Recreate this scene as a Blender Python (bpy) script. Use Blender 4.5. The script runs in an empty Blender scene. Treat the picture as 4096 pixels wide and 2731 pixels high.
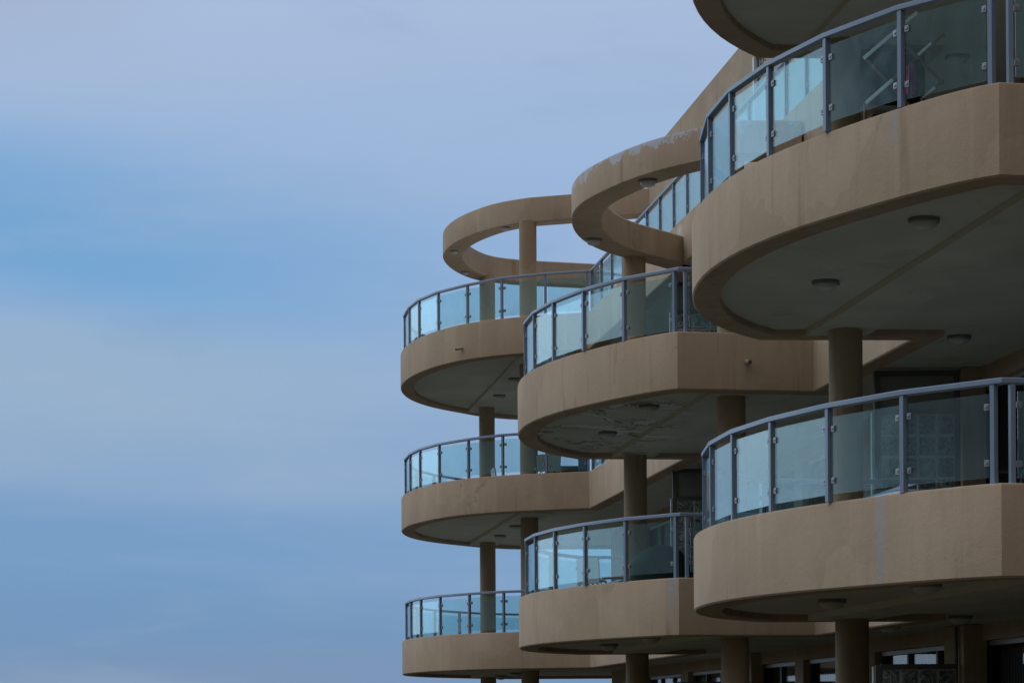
import bpy, bmesh, math, random
from mathutils import Vector, Matrix
S = bpy.context.scene
COL = S.collection
rnd = random.Random(7)
EYE = 1.6

# ------------------------------------------------------------------ camera
cd = bpy.data.cameras.new('camera')
cam = bpy.data.objects.new('camera', cd)
COL.objects.link(cam)
cd.sensor_fit = 'HORIZONTAL'
cd.sensor_width = 36.0
cd.lens = 36.0 * 9200 / 4096
cd.shift_x = -9.2 / 4096
cd.shift_y = 1537.3 / 4096
cd.clip_start = 0.1
cd.clip_end = 8000
cam.matrix_world = (Matrix.Translation((0, 0, EYE)) @ Matrix.Rotation(math.radians(90), 4, 'X')
                    @ Matrix.Rotation(-0.006, 4, 'Z'))
S.camera = cam

# ------------------------------------------------------------------ view
S.view_settings.view_transform = 'Standard'
S.view_settings.look = 'None'
S.view_settings.exposure = 0.0
S.view_settings.gamma = 1.0
S.cycles.use_denoising = True
S.cycles.max_bounces = 10
S.cycles.transparent_max_bounces = 24
S.cycles.transmission_bounces = 8
S.cycles.caustics_reflective = False
S.cycles.caustics_refractive = False

# ------------------------------------------------------------------ node helpers
class NT:
    def __init__(s, tree):
        s.t = tree
        s.n = tree.nodes
        s.l = tree.links
    def link(s, a, b):
        s.l.new(a, b)
    def _in(s, sock, v):
        if isinstance(v, bpy.types.NodeSocket):
            s.l.new(v, sock)
        elif v is not None:
            if hasattr(sock.default_value, '__len__') and isinstance(v, (int, float)):
                v = (v,) * len(sock.default_value)
            if hasattr(sock.default_value, '__len__') and len(sock.default_value) == 4 and len(v) == 3:
                v = (*v, 1)
            sock.default_value = v
    def math(s, op, a, b=None, c=None, clamp=False):
        n = s.n.new('ShaderNodeMath'); n.operation = op; n.use_clamp = clamp
        s._in(n.inputs[0], a)
        if b is not None: s._in(n.inputs[1], b)
        if c is not None: s._in(n.inputs[2], c)
        return n.outputs[0]
    def vmath(s, op, a, b=None):
        n = s.n.new('ShaderNodeVectorMath'); n.operation = op
        s._in(n.inputs[0], a)
        if b is not None: s._in(n.inputs[1], b)
        return n.outputs['Value'] if op in ('LENGTH', 'DOT_PRODUCT') else n.outputs[0]
    def sep(s, v):
        n = s.n.new('ShaderNodeSeparateXYZ'); s._in(n.inputs[0], v); return n.outputs
    def comb(s, x, y, z):
        n = s.n.new('ShaderNodeCombineXYZ')
        for k, q in enumerate((x, y, z)): s._in(n.inputs[k], q)
        return n.outputs[0]
    def noise(s, vec, scale, detail=4, rough=.55, dist=0.0):
        n = s.n.new('ShaderNodeTexNoise')
        s._in(n.inputs['Vector'], vec)
        n.inputs['Scale'].default_value = scale
        n.inputs['Detail'].default_value = detail
        n.inputs['Roughness'].default_value = rough
        n.inputs['Distortion'].default_value = dist
        return n.outputs['Fac']
    def ss(s, v, lo, hi, a=0.0, b=1.0):
        n = s.n.new('ShaderNodeMapRange'); n.interpolation_type = 'SMOOTHSTEP'
        s._in(n.inputs[0], v)
        for k, q in zip((1, 2, 3, 4), (lo, hi, a, b)): s._in(n.inputs[k], q)
        return n.outputs[0]
    def mix(s, f, a, b, mode='MIX'):
        n = s.n.new('ShaderNodeMix'); n.data_type = 'RGBA'; n.blend_type = mode
        s._in(n.inputs[0], f); s._in(n.inputs[6], a); s._in(n.inputs[7], b)
        return n.outputs[2]
    def ramp(s, f, stops, interp='EASE'):
        n = s.n.new('ShaderNodeValToRGB'); cr = n.color_ramp; cr.interpolation = interp
        while len(cr.elements) < len(stops): cr.elements.new(0.5)
        for e, (p, c) in zip(cr.elements, stops):
            e.position = p; e.color = (*c, 1)
        s._in(n.inputs[0], f)
        return n.outputs[0]
    def bump(s, h, strength, dist=0.01):
        n = s.n.new('ShaderNodeBump')
        s._in(n.inputs['Height'], h); n.inputs['Strength'].default_value = strength
        n.inputs['Distance'].default_value = dist
        return n.outputs[0]

def srgb(r, g, b):
    f = lambda c: c / 12.92 if c <= .04045 else ((c + .055) / 1.055) ** 2.4
    return tuple(f(c / 255) for c in (r, g, b))

# ------------------------------------------------------------------ world: dusk sky with soft cloud
TOPGAIN = .75
SUN_AZ, SUN_EL = math.radians(-78), math.radians(50)   # from +Y towards -X
W = bpy.data.worlds.new('World'); S.world = W; W.use_nodes = True
w = NT(W.node_tree); w.n.clear()
out = w.n.new('ShaderNodeOutputWorld')
tc = w.n.new('ShaderNodeTexCoord')
D = tc.outputs['Generated']
x, y, z = w.sep(D)
# soft cloud, stretched along the horizon
cv = w.comb(w.math('MULTIPLY', x, 2.4), w.math('MULTIPLY', y, 1.2), w.math('MULTIPLY', z, 9.0))
n1 = w.noise(cv, 1.0, 3, .45, .2)
cv2 = w.comb(w.math('MULTIPLY', x, 5.0), w.math('MULTIPLY', y, 3.0), w.math('MULTIPLY', z, 26.0))
n2 = w.noise(cv2, 1.0, 4, .5, .3)
zw = w.math('ADD', z, w.math('ADD', w.math('MULTIPLY', w.math('SUBTRACT', n1, .5), 0.06), w.math('MULTIPLY', w.math('SUBTRACT', n2, .5), 0.012)))
base = w.ramp(zw, [(0.0, srgb(130, 149, 184)), (.022, srgb(122, 150, 186)), (.05, srgb(113, 151, 192)),
                   (.085, srgb(119, 158, 200)), (.118, srgb(141, 171, 206)), (.15, srgb(151, 178, 211)),
                   (.20, srgb(151, 181, 219)), (.25, srgb(161, 187, 222)), (.30, srgb(171, 191, 222)),
                   (.45, srgb(186, 198, 220)), (1.0, srgb(200, 206, 220))])
# grey-white bank low on the left
bank = w.math('MULTIPLY', w.math('MULTIPLY', w.ss(zw, .095, .14), w.ss(zw, .19, .155)), w.ss(x, -.04, -.16))
sky = w.mix(w.math('MULTIPLY', bank, .5), base, srgb(152, 179, 203))
# clear blue wedge on the left
wc = w.math('ADD', w.math('ADD', z, w.math('MULTIPLY', w.math('SUBTRACT', n1, .5), 0.05)), w.math('MULTIPLY', x, 0.12))
blue = w.math('MULTIPLY', w.ss(wc, .138, .178), w.ss(wc, .250, .198))
blue = w.math('MULTIPLY', blue, w.ss(x, .05, -.19))
blue = w.math('MULTIPLY', blue, w.ss(y, .2, .6))
sky = w.mix(w.math('MULTIPLY', blue, .92), sky, srgb(114, 166, 213))
# faint lilac veil
veil = w.math('MULTIPLY', w.ss(n2, .45, .75), .28)
sky = w.mix(veil, sky, srgb(164, 184, 212))
cv3 = w.comb(w.math('MULTIPLY', x, 9.0), w.math('MULTIPLY', y, 9.0), w.math('MULTIPLY', z, 38.0))
n3 = w.noise(cv3, 1.0, 8, .62, .5)
sky = w.mix(w.math('MULTIPLY', w.ss(n3, .50, .80), .13), sky, srgb(186, 197, 216))
sky = w.mix(w.math('MULTIPLY', w.ss(n3, .48, .25), .14), sky, srgb(112, 147, 194))
corner = w.math('MULTIPLY', w.ss(z, .255, .31), w.ss(x, -.12, -.21))
sky = w.mix(w.math('MULTIPLY', corner, .35), sky, srgb(152, 164, 190))
# the rest of the dome: brighter overhead, dimmer and warmer behind the viewer and inland
gx, gy, gz = -math.sin(-SUN_AZ) * math.cos(SUN_EL), math.cos(SUN_AZ) * math.cos(SUN_EL), math.sin(SUN_EL)
top = w.ss(z, .34, .8)
side = w.ss(x, .26, .8, 1.0, .5)
high = w.ss(z, .27, .42)
lowdim = w.math('MULTIPLY', w.ss(y, .28, .20), w.math('MULTIPLY', w.ss(x, .3, -.3), w.math('SUBTRACT', 1.0, high)))   # unseen low left sky, dimmed to darken the pane reflections
back = w.math('MULTIPLY', w.math('SUBTRACT', 1.0, w.math('MULTIPLY', lowdim, .88)), w.ss(y, 0.0, -.6, 1.0, .62))
left = w.math('ADD', 1.0, w.math('MULTIPLY', w.math('MULTIPLY', high, .45), w.ss(x, -.2, -.8)))
dusk = w.math('ADD', 1.0, w.math('MULTIPLY', w.math('MULTIPLY', w.ss(x, -.28, -.78), w.ss(z, .42, .2)), 2.5))  # unseen low sky on the left, brightened for the pane reflections
back = w.math('MULTIPLY', back, w.math('MULTIPLY', left, dusk))
bright = w.math('MULTIPLY', w.math('ADD', 1.0, w.math('MULTIPLY', top, TOPGAIN)), w.math('MULTIPLY', side, back))
tint = w.mix(w.ss(y, .3, -.5), (1, 1, 1), (1.22, .98, .78))
sky = w.mix(1.0, sky, tint, 'MULTIPLY')
sky = w.mix(w.math('MULTIPLY', w.ss(x, -.26, -.42), .55), sky, srgb(172, 190, 200))
nish = w.n.new('ShaderNodeTexSky'); nish.sky_type = 'NISHITA'; nish.sun_disc = False
nish.sun_elevation = SUN_EL; nish.sun_rotation = SUN_AZ
b1 = w.n.new('ShaderNodeBackground'); w.link(sky, b1.inputs[0])
w.link(w.math('MULTIPLY', bright, 1.0), b1.inputs[1])
b2 = w.n.new('ShaderNodeBackground'); w.link(nish.outputs[0], b2.inputs[0]); b2.inputs[1].default_value = 0.06
mx = w.n.new('ShaderNodeMixShader'); mx.inputs[0].default_value = 0.06
w.link(b1.outputs[0], mx.inputs[1]); w.link(b2.outputs[0], mx.inputs[2])
w.link(mx.outputs[0], out.inputs[0])

# ------------------------------------------------------------------ sun behind cloud, low on the left
sd = bpy.data.lights.new('sun', 'SUN'); sd.energy = 0.5; sd.angle = math.radians(60); sd.color = (1.0, .95, .90)
sun = bpy.data.objects.new('sun', sd); COL.objects.link(sun)
sun.rotation_euler = Vector((gx, gy, gz)).to_track_quat('Z', 'Y').to_euler()
sun.location = (-30, 20, 40)

# ------------------------------------------------------------------ materials
def newmat(name):
    m = bpy.data.materials.new(name); m.use_nodes = True
    t = NT(m.node_tree)
    b = t.n['Principled BSDF']
    return m, t, b
def pos(t):
    return t.n.new('ShaderNodeNewGeometry').outputs['Position']

def render_mat(name, c1, c2, stains=(), peel=None, level=True):
    """painted, weathered cement render"""
    m, t, b = newmat(name)
    P = pos(t)
    px, py, pz = t.sep(P)
    big = t.noise(P, .9, 5, .6)
    col = t.mix(t.ss(big, .3, .7), c1, c2)
    pv = t.n.new('ShaderNodeTexVoronoi'); pv.inputs['Scale'].default_value = .8
    t.link(t.vmath('ADD', P, t.comb(t.math('MULTIPLY', t.noise(P, 1.1, 3), .8), t.math('MULTIPLY', t.noise(P, 1.4, 3), .8), t.math('MULTIPLY', t.noise(P, 1.7, 3), .8))), pv.inputs['Vector'])
    cell = t.sep(pv.outputs['Color'])[0]
    col = t.mix(t.ss(cell, .55, .9, 0.0, .22), col, tuple(q * .78 for q in c1))      # old patch repairs
    col = t.mix(t.ss(cell, .35, .05, 0.0, .22), col, tuple(min(1, q * 1.12) for q in c2))
    fine_ = t.noise(P, 26, 5, .7)
    col = t.mix(t.ss(fine_, .62, .80, 0.0, .22), col, tuple(q * .6 for q in c1))
    # rain streaks: stretched downwards
    sv = t.comb(t.math('MULTIPLY', px, 5.0), t.math('MULTIPLY', py, 5.0), t.math('MULTIPLY', pz, .35))
    st = t.noise(sv, 1.0, 5, .65)
    zf = t.math('FRACT', t.math('DIVIDE', t.math('SUBTRACT', pz, 2.69), 3.0))   # height within a storey
    low = t.ss(zf, .11, .0)
    topm = t.math('MULTIPLY', t.ss(zf, .10, .235), t.ss(zf, .30, .25))
    dark = t.math('MULTIPLY', t.math('MULTIPLY', t.ss(st, .52, .74), t.ss(t.noise(P, .55, 3), .35, .65, .25, 1.1)), t.math('ADD', .20, t.math('ADD', t.math('MULTIPLY', topm, .35), t.math('MULTIPLY', low, .45))))
    col = t.mix(dark, col, tuple(q * .58 for q in c1))
    pale = t.math('MULTIPLY', t.ss(st, .45, .30), .20)
    col = t.mix(pale, col, tuple(min(1, q * 1.25 + .03) for q in c2))
    rust = t.math('MULTIPLY', t.ss(t.noise(sv, 1.7, 3, .5), .62, .74), .30)
    col = t.mix(rust, col, (.20, .115, .055))
    for (c, r, colr, amt) in stains:
        q = t.vmath('DIVIDE', t.vmath('SUBTRACT', P, c), r)
        ln = t.math('ADD', t.vmath('LENGTH', q), t.math('MULTIPLY', t.math('SUBTRACT', t.noise(sv, 3.0, 5, .7), .5), 1.5))
        col = t.mix(t.math('MULTIPLY', t.ss(ln, 1.3, .25), amt), col, colr)
    # hairline cracks
    wv = t.vmath('ADD', P, t.comb(t.math('MULTIPLY', t.noise(P, 2.5, 6, .7), .35), t.math('MULTIPLY', t.noise(P, 3.1, 6, .7), .35), t.math('MULTIPLY', t.noise(P, 3.7, 6, .7), .45)))
    vo = t.n.new('ShaderNodeTexVoronoi'); vo.feature = 'DISTANCE_TO_EDGE'; vo.inputs['Scale'].default_value = .55
    t.link(wv, vo.inputs['Vector'])
    ck = t.math('MULTIPLY', t.ss(vo.outputs['Distance'], .006, .001), t.ss(t.noise(P, .7, 2), .60, .68))
    col = t.mix(t.math('MULTIPLY', ck, .40), col, (.05, .04, .03))
    rough = .9
    if peel is not None:
        ztop, h = peel
        ev = t.math('ADD', t.math('DIVIDE', t.math('SUBTRACT', ztop, pz), h), t.math('MULTIPLY', t.math('SUBTRACT', t.noise(P, 3.2, 6, .7), .5), 5.0))
        fine = t.math('MULTIPLY', t.math('SUBTRACT', t.noise(P, 22, 3), .5), .8)
        pm = t.math('MULTIPLY', t.ss(t.math('ADD', ev, fine), .50, .36), t.ss(py, 33.4, 32.2))
        dv = t.comb(t.math('MULTIPLY', px, 11.0), t.math('MULTIPLY', py, 11.0), t.math('MULTIPLY', pz, .5))
        dr = t.math('MULTIPLY', t.ss(t.noise(dv, 1.0, 3), .60, .72), t.ss(pz, ztop - .38, ztop - .02))
        col = t.mix(t.math('MULTIPLY', dr, .65), col, (.44, .42, .41))
        col = t.mix(t.math('MULTIPLY', pm, .85), col, (.44, .48, .55))
    t._in(b.inputs['Base Color'], col)
    b.inputs['Roughness'].default_value = rough
    b.inputs['Specular IOR Level'].default_value = .25
    h = t.math('ADD', t.math('MULTIPLY', t.noise(P, 60, 4, .6), .5), t.math('MULTIPLY', t.noise(P, 9, 4, .6), 1.2))
    t._in(b.inputs['Normal'], t.bump(h, .35, .012))
    return m

TAN1, TAN2 = (.39, .293, .203), (.45, .348, .253)
blu = (.34, .34, .37)
M_TAN = render_mat('weathered_tan_render', TAN1, TAN2, stains=[
    ((2.88, 18.12, 3.05), (.06, .09, .62), blu, .6),
    ((2.99, 17.97, 6.32), (.05, .08, .24), (.33, .31, .31), .6),
    ((3.06, 17.90, 6.1), (.05, .08, .5), (.22, .15, .09), .45),
    ((1.93, 28.1, 3.3), (.10, .12, .35), (.36, .36, .37), .6),
    ((2.62, 35.40, 8.98), (.05, .55, .10), (.50, .47, .46), .8),
    ((2.60, 35.60, 9.25), (.05, .30, .10), (.50, .47, .46), .8),
    ((-1.55, 45.2, 9.1), (.35, .6, .40), (.30, .27, .19), .5)])
M_RING = render_mat('peeling_tan_render', TAN1, TAN2, peel=(7.09 + EYE + .43, .17))
M_COLUMN = render_mat('column_tan_paint', (.34, .255, .165), (.385, .295, .20))

def soffit_mat():
    m, t, b = newmat('white_soffit_paint')
    P = pos(t); px, py, pz = t.sep(P)
    col = t.mix(t.ss(t.noise(P, .8, 4), .3, .7), (.58, .575, .52), (.49, .485, .43))
    # flaking paint on the middle balcony's underside
    pf = t.noise(P, 1.15, 7, .62, .6)
    area = t.math('MULTIPLY', t.math('MULTIPLY', t.ss(py, 29.2, 29.8), t.ss(py, 35.3, 34.6)), t.math('MULTIPLY', t.ss(px, 2.5, 2.1), t.math('MULTIPLY', t.ss(pz, 5.4, 5.6), t.ss(pz, 6.2, 6.0))))
    edge = t.math('MULTIPLY', t.ss(t.math('ABSOLUTE', t.math('SUBTRACT', pf, .53)), .022, .006), area)
    inner = t.math('MULTIPLY', t.ss(pf, .52, .535), area)
    col = t.mix(t.math('MULTIPLY', inner, .8), col, (.68, .67, .66))
    col = t.mix(t.math('MULTIPLY', edge, .85), col, (.12, .11, .09))
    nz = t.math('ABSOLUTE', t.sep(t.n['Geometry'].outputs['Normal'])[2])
    stain = t.math('MULTIPLY', t.ss(t.noise(P, 1.3, 6, .65, .8), .55, .72), .35)
    col = t.mix(stain, col, (.30, .27, .20))
    col = t.mix(t.ss(nz, .6, .4), col, (.60, .59, .51))       # beam sides: cream tint, lightened to offset their shade
    b.inputs['Roughness'].default_value = .9
    t._in(b.inputs['Base Color'], col)
    t._in(b.inputs['Normal'], t.bump(t.math('ADD', t.noise(P, 14, 4), t.math('MULTIPLY', inner, -.8)), .35, .012))
    return m
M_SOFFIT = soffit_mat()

def simple(name, c, rough=.5, metal=0.0, spec=.5, var=.12, scale=6.0, bump=0.0):
    m, t, b = newmat(name)
    P = pos(t)
    n = t.noise(P, scale, 4)
    t._in(b.inputs['Base Color'], t.mix(n, tuple(q * (1 - var) for q in c), tuple(min(1, q * (1 + var)) for q in c)))
    b.inputs['Roughness'].default_value = rough
    b.inputs['Metallic'].default_value = metal
    b.inputs['Specular IOR Level'].default_value = spec
    if bump: t._in(b.inputs['Normal'], t.bump(n, bump, .01))
    return m
M_RAIL = simple('blue_grey_powder_coat', (.20, .275, .385), .40, 0, .5, .10, 3.0)
M_STEEL = simple('brushed_clamp_steel', (.27, .29, .33), .42, .7, .5, .08, 20)
M_FRAME = simple('dark_window_frame', (.085, .09, .088), .42)
M_GREYFRAME = simple('pale_window_frame', (.45, .48, .50), .4, .3)
M_LAMPBASE = simple('grimy_lamp_base', (.20, .20, .19), .55)
M_LAMPGLASS = simple('ribbed_lamp_glass', (.50, .51, .49), .25)
M_WHITE = simple('white_plastic', (.70, .71, .70), .4)
M_RESIN = simple('pale_grey_resin', (.40, .45, .45), .5)
M_WOOD = simple('brown_varnished_wood', (.16, .075, .035), .45, 0, .5, .3, 12)
M_WHITEBAR = simple('white_painted_bar', (.88, .89, .90), .25)
M_CLOTH = simple('dark_cloth', (.022, .014, .026), .9, 0, .2, .4, 14)
M_MAGENTA = simple('magenta_cloth', (.38, .03, .19), .9, 0, .2, .3, 14)
M_COVER = simple('dark_green_cover', (.012, .024, .022), .75, 0, .3, .3, 4)
M_BLUE = simple('blue_plastic', (.02, .14, .26), .45)
M_TEAL = simple('teal_plastic', (.14, .42, .45), .45)
M_DARKMETAL = simple('dark_wire', (.05, .06, .06), .5, .4)
M_DARKIN = simple('dim_interior_plaster', (.26, .26, .25), .9)
M_PIPE = simple('grey_plastic_pipe', (.36, .30, .23), .6)
M_GROUND = simple('dark_paving', (.078, .070, .046), .9, 0, .3, .3, .6)

def blind_mat():
    m, t, b = newmat('pale_vertical_blind')
    P = pos(t); px, py, pz = t.sep(P)
    s = t.math('SINE', t.math('MULTIPLY', py, 70.0))
    t._in(b.inputs['Base Color'], t.mix(t.ss(s, -.6, .4), (.20, .23, .27), (.50, .55, .62)))
    b.inputs['Roughness'].default_value = .9
    return m
M_BLIND = blind_mat()

def schlick(t, gain):
    """thin-pane reflectance, the same from either side"""
    g = t.n.new('ShaderNodeNewGeometry')
    c = t.math('ABSOLUTE', t.vmath('DOT_PRODUCT', g.outputs['Normal'], g.outputs['Incoming']))
    p = t.math('POWER', t.math('SUBTRACT', 1.0, c, clamp=True), 5.0)
    return t.math('MULTIPLY', t.math('ADD', .04, t.math('MULTIPLY', p, .96)), gain, clamp=True)
def rail_glass():
    m, t, b = newmat('frosted_rail_glass')
    t.n.remove(b)
    o = t.n['Material Output']
    P = pos(t); px, py, pz = t.sep(P)
    tr = t.n.new('ShaderNodeBsdfTransparent'); tr.inputs[0].default_value = (.80, .94, .94, 1)
    fr = t.n.new('ShaderNodeBsdfDiffuse')
    tl = t.n.new('ShaderNodeBsdfTranslucent')
    for q in (fr, tl): q.inputs[0].default_value = (.46, .64, .73, 1)
    gl = t.n.new('ShaderNodeBsdfGlossy'); gl.inputs[0].default_value = (.87, .96, .98, 1); gl.inputs['Roughness'].default_value = .10
    ad = t.n.new('ShaderNodeMixShader'); ad.inputs[0].default_value = .6
    t.link(fr.outputs[0], ad.inputs[1]); t.link(tl.outputs[0], ad.inputs[2])
    # salt spray and drip marks make the frost uneven
    sv = t.comb(t.math('MULTIPLY', px, 30.0), t.math('MULTIPLY', py, 30.0), t.math('MULTIPLY', pz, 2.5))
    dirt = t.math('ADD', t.math('MULTIPLY', t.noise(sv, 1.0, 4), .5), t.math('MULTIPLY', t.noise(P, 2.0, 4), .5))
    oi = t.n.new('ShaderNodeObjectInfo')
    zf = t.math('FRACT', t.math('DIVIDE', t.math('SUBTRACT', pz, 2.69), 3.0))
    lowf = t.ss(zf, .42, .26, .7, 1.35)
    smear = t.ss(t.noise(t.comb(t.math('MULTIPLY', px, 3.0), t.math('MULTIPLY', py, 3.0), t.math('MULTIPLY', pz, 1.2)), 1.0, 6, .7, 1.2), .35, .75, .6, 1.6)
    fro = t.math('MULTIPLY', t.math('MULTIPLY', t.ss(dirt, .3, .7, .03, .085), lowf), t.math('MULTIPLY', smear, t.ss(oi.outputs['Random'], 0, 1, .7, 1.3)))
    t.link(t.ss(t.noise(P, 3.0, 5, .7, 1.0), .3, .7, .04, .16), gl.inputs['Roughness'])
    m1 = t.n.new('ShaderNodeMixShader'); t.link(fro, m1.inputs[0])
    t.link(tr.outputs[0], m1.inputs[1]); t.link(ad.outputs[0], m1.inputs[2])
    m2 = t.n.new('ShaderNodeMixShader')
    t.link(schlick(t, 1.25), m2.inputs[0])
    t.link(m1.outputs[0], m2.inputs[1]); t.link(gl.outputs[0], m2.inputs[2])
    t.link(m2.outputs[0], o.inputs[0])
    return m
M_GLASS = rail_glass()

def window_glass():
    m, t, b = newmat('window_glass')
    t.n.remove(b); o = t.n['Material Output']
    tr = t.n.new('ShaderNodeBsdfTransparent'); tr.inputs[0].default_value = (.62, .68, .68, 1)
    gl = t.n.new('ShaderNodeBsdfGlossy'); gl.inputs['Roughness'].default_value = .03
    m2 = t.n.new('ShaderNodeMixShader'); t.link(schlick(t, 1.1), m2.inputs[0])
    t.link(tr.outputs[0], m2.inputs[1]); t.link(gl.outputs[0], m2.inputs[2])
    t.link(m2.outputs[0], o.inputs[0])
    return m
M_WGLASS = window_glass()

def block_mat():
    m, t, b = newmat('wavy_glass_block')
    P = pos(t)
    wv = t.noise(P, 7.5, 3, .5, 3.0)
    t._in(b.inputs['Base Color'], t.mix(t.ss(wv, .35, .65), (.05, .07, .065), (.30, .34, .33)))
    b.inputs['Roughness'].default_value = .18
    t._in(b.inputs['Normal'], t.bump(wv, .9, .03))
    return m
M_BLOCK = block_mat()
M_SCREEN = simple('frosted_screen_pane', (.24, .25, .23), .30, 0, .5, .15, 2.0)
M_MORTAR = simple('pale_mortar', (.55, .57, .54), .8)

# ------------------------------------------------------------------ mesh builder
class MB:
    def __init__(s):
        s.v = []; s.f = []
    def add(s, vs, fs):
        k = len(s.v)
        s.v += [tuple(p) for p in vs]; s.f += [tuple(i + k for i in f) for f in fs]
    def box(s, c, d, rot=0.0, tilt=None):
        R = Matrix.Rotation(rot, 3, 'Z')
        if tilt is not None: R = tilt
        vs = [Vector(c) + R @ Vector((sx * d[0] / 2, sy * d[1] / 2, sz * d[2] / 2))
              for sz in (-1, 1) for sx, sy in ((-1, -1), (1, -1), (1, 1), (-1, 1))]
        s.add(vs, [(3, 2, 1, 0), (4, 5, 6, 7), (0, 1, 5, 4), (1, 2, 6, 5), (2, 3, 7, 6), (3, 0, 4, 7)])
    def wall(s, a, b, t0, t1, z0, z1):
        """upright slab from a to b in plan, between offsets t0..t1 to the left of a->b"""
        a = Vector(a); b = Vector(b); d = (b - a).normalized(); n = Vector((-d.y, d.x))
        q = [a + n * t0, b + n * t0, b + n * t1, a + n * t1]
        s.add([(p.x, p.y, z0) for p in q] + [(p.x, p.y, z1) for p in q],
              [(3, 2, 1, 0), (4, 5, 6, 7), (0, 1, 5, 4), (1, 2, 6, 5), (2, 3, 7, 6), (3, 0, 4, 7)])
    def prism(s, poly, z0, z1):
        n = len(poly)
        s.add([(p[0], p[1], z0) for p in poly] + [(p[0], p[1], z1) for p in poly],
              [tuple(range(n))[::-1], tuple(range(n, 2 * n))] + [(i, (i + 1) % n, n + (i + 1) % n, n + i) for i in range(n)])
    def sweep(s, path, mit, prof, z):
        """closed profile (inward offset, height) along a plan path"""
        m = len(prof); vs = []
        for p, q in zip(path, mit):
            for d, h in prof:
                vs.append((p[0] + q[0] * d, p[1] + q[1] * d, z + h))
        fs = []
        for i in range(len(path) - 1):
            for j in range(m):
                k = (j + 1) % m
                fs.append((i * m + j, i * m + k, (i + 1) * m + k, (i + 1) * m + j))
        e = (len(path) - 1) * m
        fs += [tuple(range(m))[::-1], tuple(range(e, e + m))]
        s.add(vs, fs)
    def tube(s, pts, r, seg=8, r2=None):
        pts = [Vector(p) for p in pts]; vs = []; fs = []; up = None
        for i, p in enumerate(pts):
            d = (pts[min(i + 1, len(pts) - 1)] - pts[max(i - 1, 0)]).normalized()
            u = d.cross(Vector((0, 0, 1)) if abs(d.z) < .9 else Vector((1, 0, 0))).normalized(); v = d.cross(u)
            if up is not None and u.dot(up) < 0: u, v = -u, -v
            up = u
            rr = r if r2 is None else r + (r2 - r) * i / (len(pts) - 1)
            vs += [p + (u * math.cos(2 * math.pi * k / seg) + v * math.sin(2 * math.pi * k / seg)) * rr for k in range(seg)]
        for i in range(len(pts) - 1):
            for k in range(seg):
                fs.append((i * seg + k, i * seg + (k + 1) % seg, (i + 1) * seg + (k + 1) % seg, (i + 1) * seg + k))
        e = (len(pts) - 1) * seg
        fs += [tuple(range(seg))[::-1], tuple(range(e, e + seg))]
        s.add(vs, fs)
    def lathe(s, prof, c=(0, 0, 0), seg=28, sx=1.0, sy=1.0):
        vs = []; fs = []; m = len(prof)
        for k in range(seg):
            a = 2 * math.pi * k / seg
            vs += [(c[0] + r * math.cos(a) * sx, c[1] + r * math.sin(a) * sy, c[2] + h) for r, h in prof]
        for k in range(seg):
            q = (k + 1) % seg
            for j in range(m - 1):
                fs.append((k * m + j, q * m + j, q * m + j + 1, k * m + j + 1))
        fs += [tuple(k * m for k in range(seg))[::-1], tuple(k * m + m - 1 for k in range(seg))]
        s.add(vs, fs)
    def mesh(s, name, mat, smooth=True, bev=0.0):
        me = bpy.data.meshes.new(name)
        me.from_pydata(s.v, [], s.f)
        bm = bmesh.new(); bm.from_mesh(me)
        bmesh.ops.recalc_face_normals(bm, faces=bm.faces)
        if bev:
            bmesh.ops.bevel(bm, geom=bm.edges[:], offset=bev, segments=2, affect='EDGES', profile=.6)
        bm.to_mesh(me); bm.free()
        me.materials.append(mat)
        if smooth:
            me.shade_smooth(); me.set_sharp_from_angle(angle=math.radians(32))
        return me
    def build(s, name, mat, parent=None, smooth=True, bev=0.0):
        o = bpy.data.objects.new(name, s.mesh(name, mat, smooth, bev)); COL.objects.link(o)
        if parent is not None: adopt(o, parent)
        return o

WORLD = {}
def adopt(o, parent):
    """parent o, keeping coordinates given in the world"""
    o.parent = parent
    o.matrix_parent_inverse = WORLD.get(parent.name, Matrix()).inverted()
def thing(name, label, cat, loc=(0, 0, 0), rot=0.0, group=None):
    o = bpy.data.objects.new(name, None); COL.objects.link(o)
    o.location = loc; o.rotation_euler = (0, 0, rot); o.empty_display_size = .2
    WORLD[o.name] = Matrix.Translation(loc) @ Matrix.Rotation(rot, 4, 'Z')
    tag(o, label, cat, group)
    return o
def tag(o, label, cat, group=None):
    o['label'] = label; o['category'] = cat
    if group: o['group'] = group
def local(o, parent):
    o.parent = parent
def dup(root, loc, rot, label):
    r = root.copy(); COL.objects.link(r); r.location = loc; r.rotation_euler = (0, 0, rot); r['label'] = label
    for ch in list(root.children):
        c = ch.copy(); COL.objects.link(c); c.parent = r
        for g in list(ch.children):
            q = g.copy(); COL.objects.link(q); q.parent = c
    return r

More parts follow.
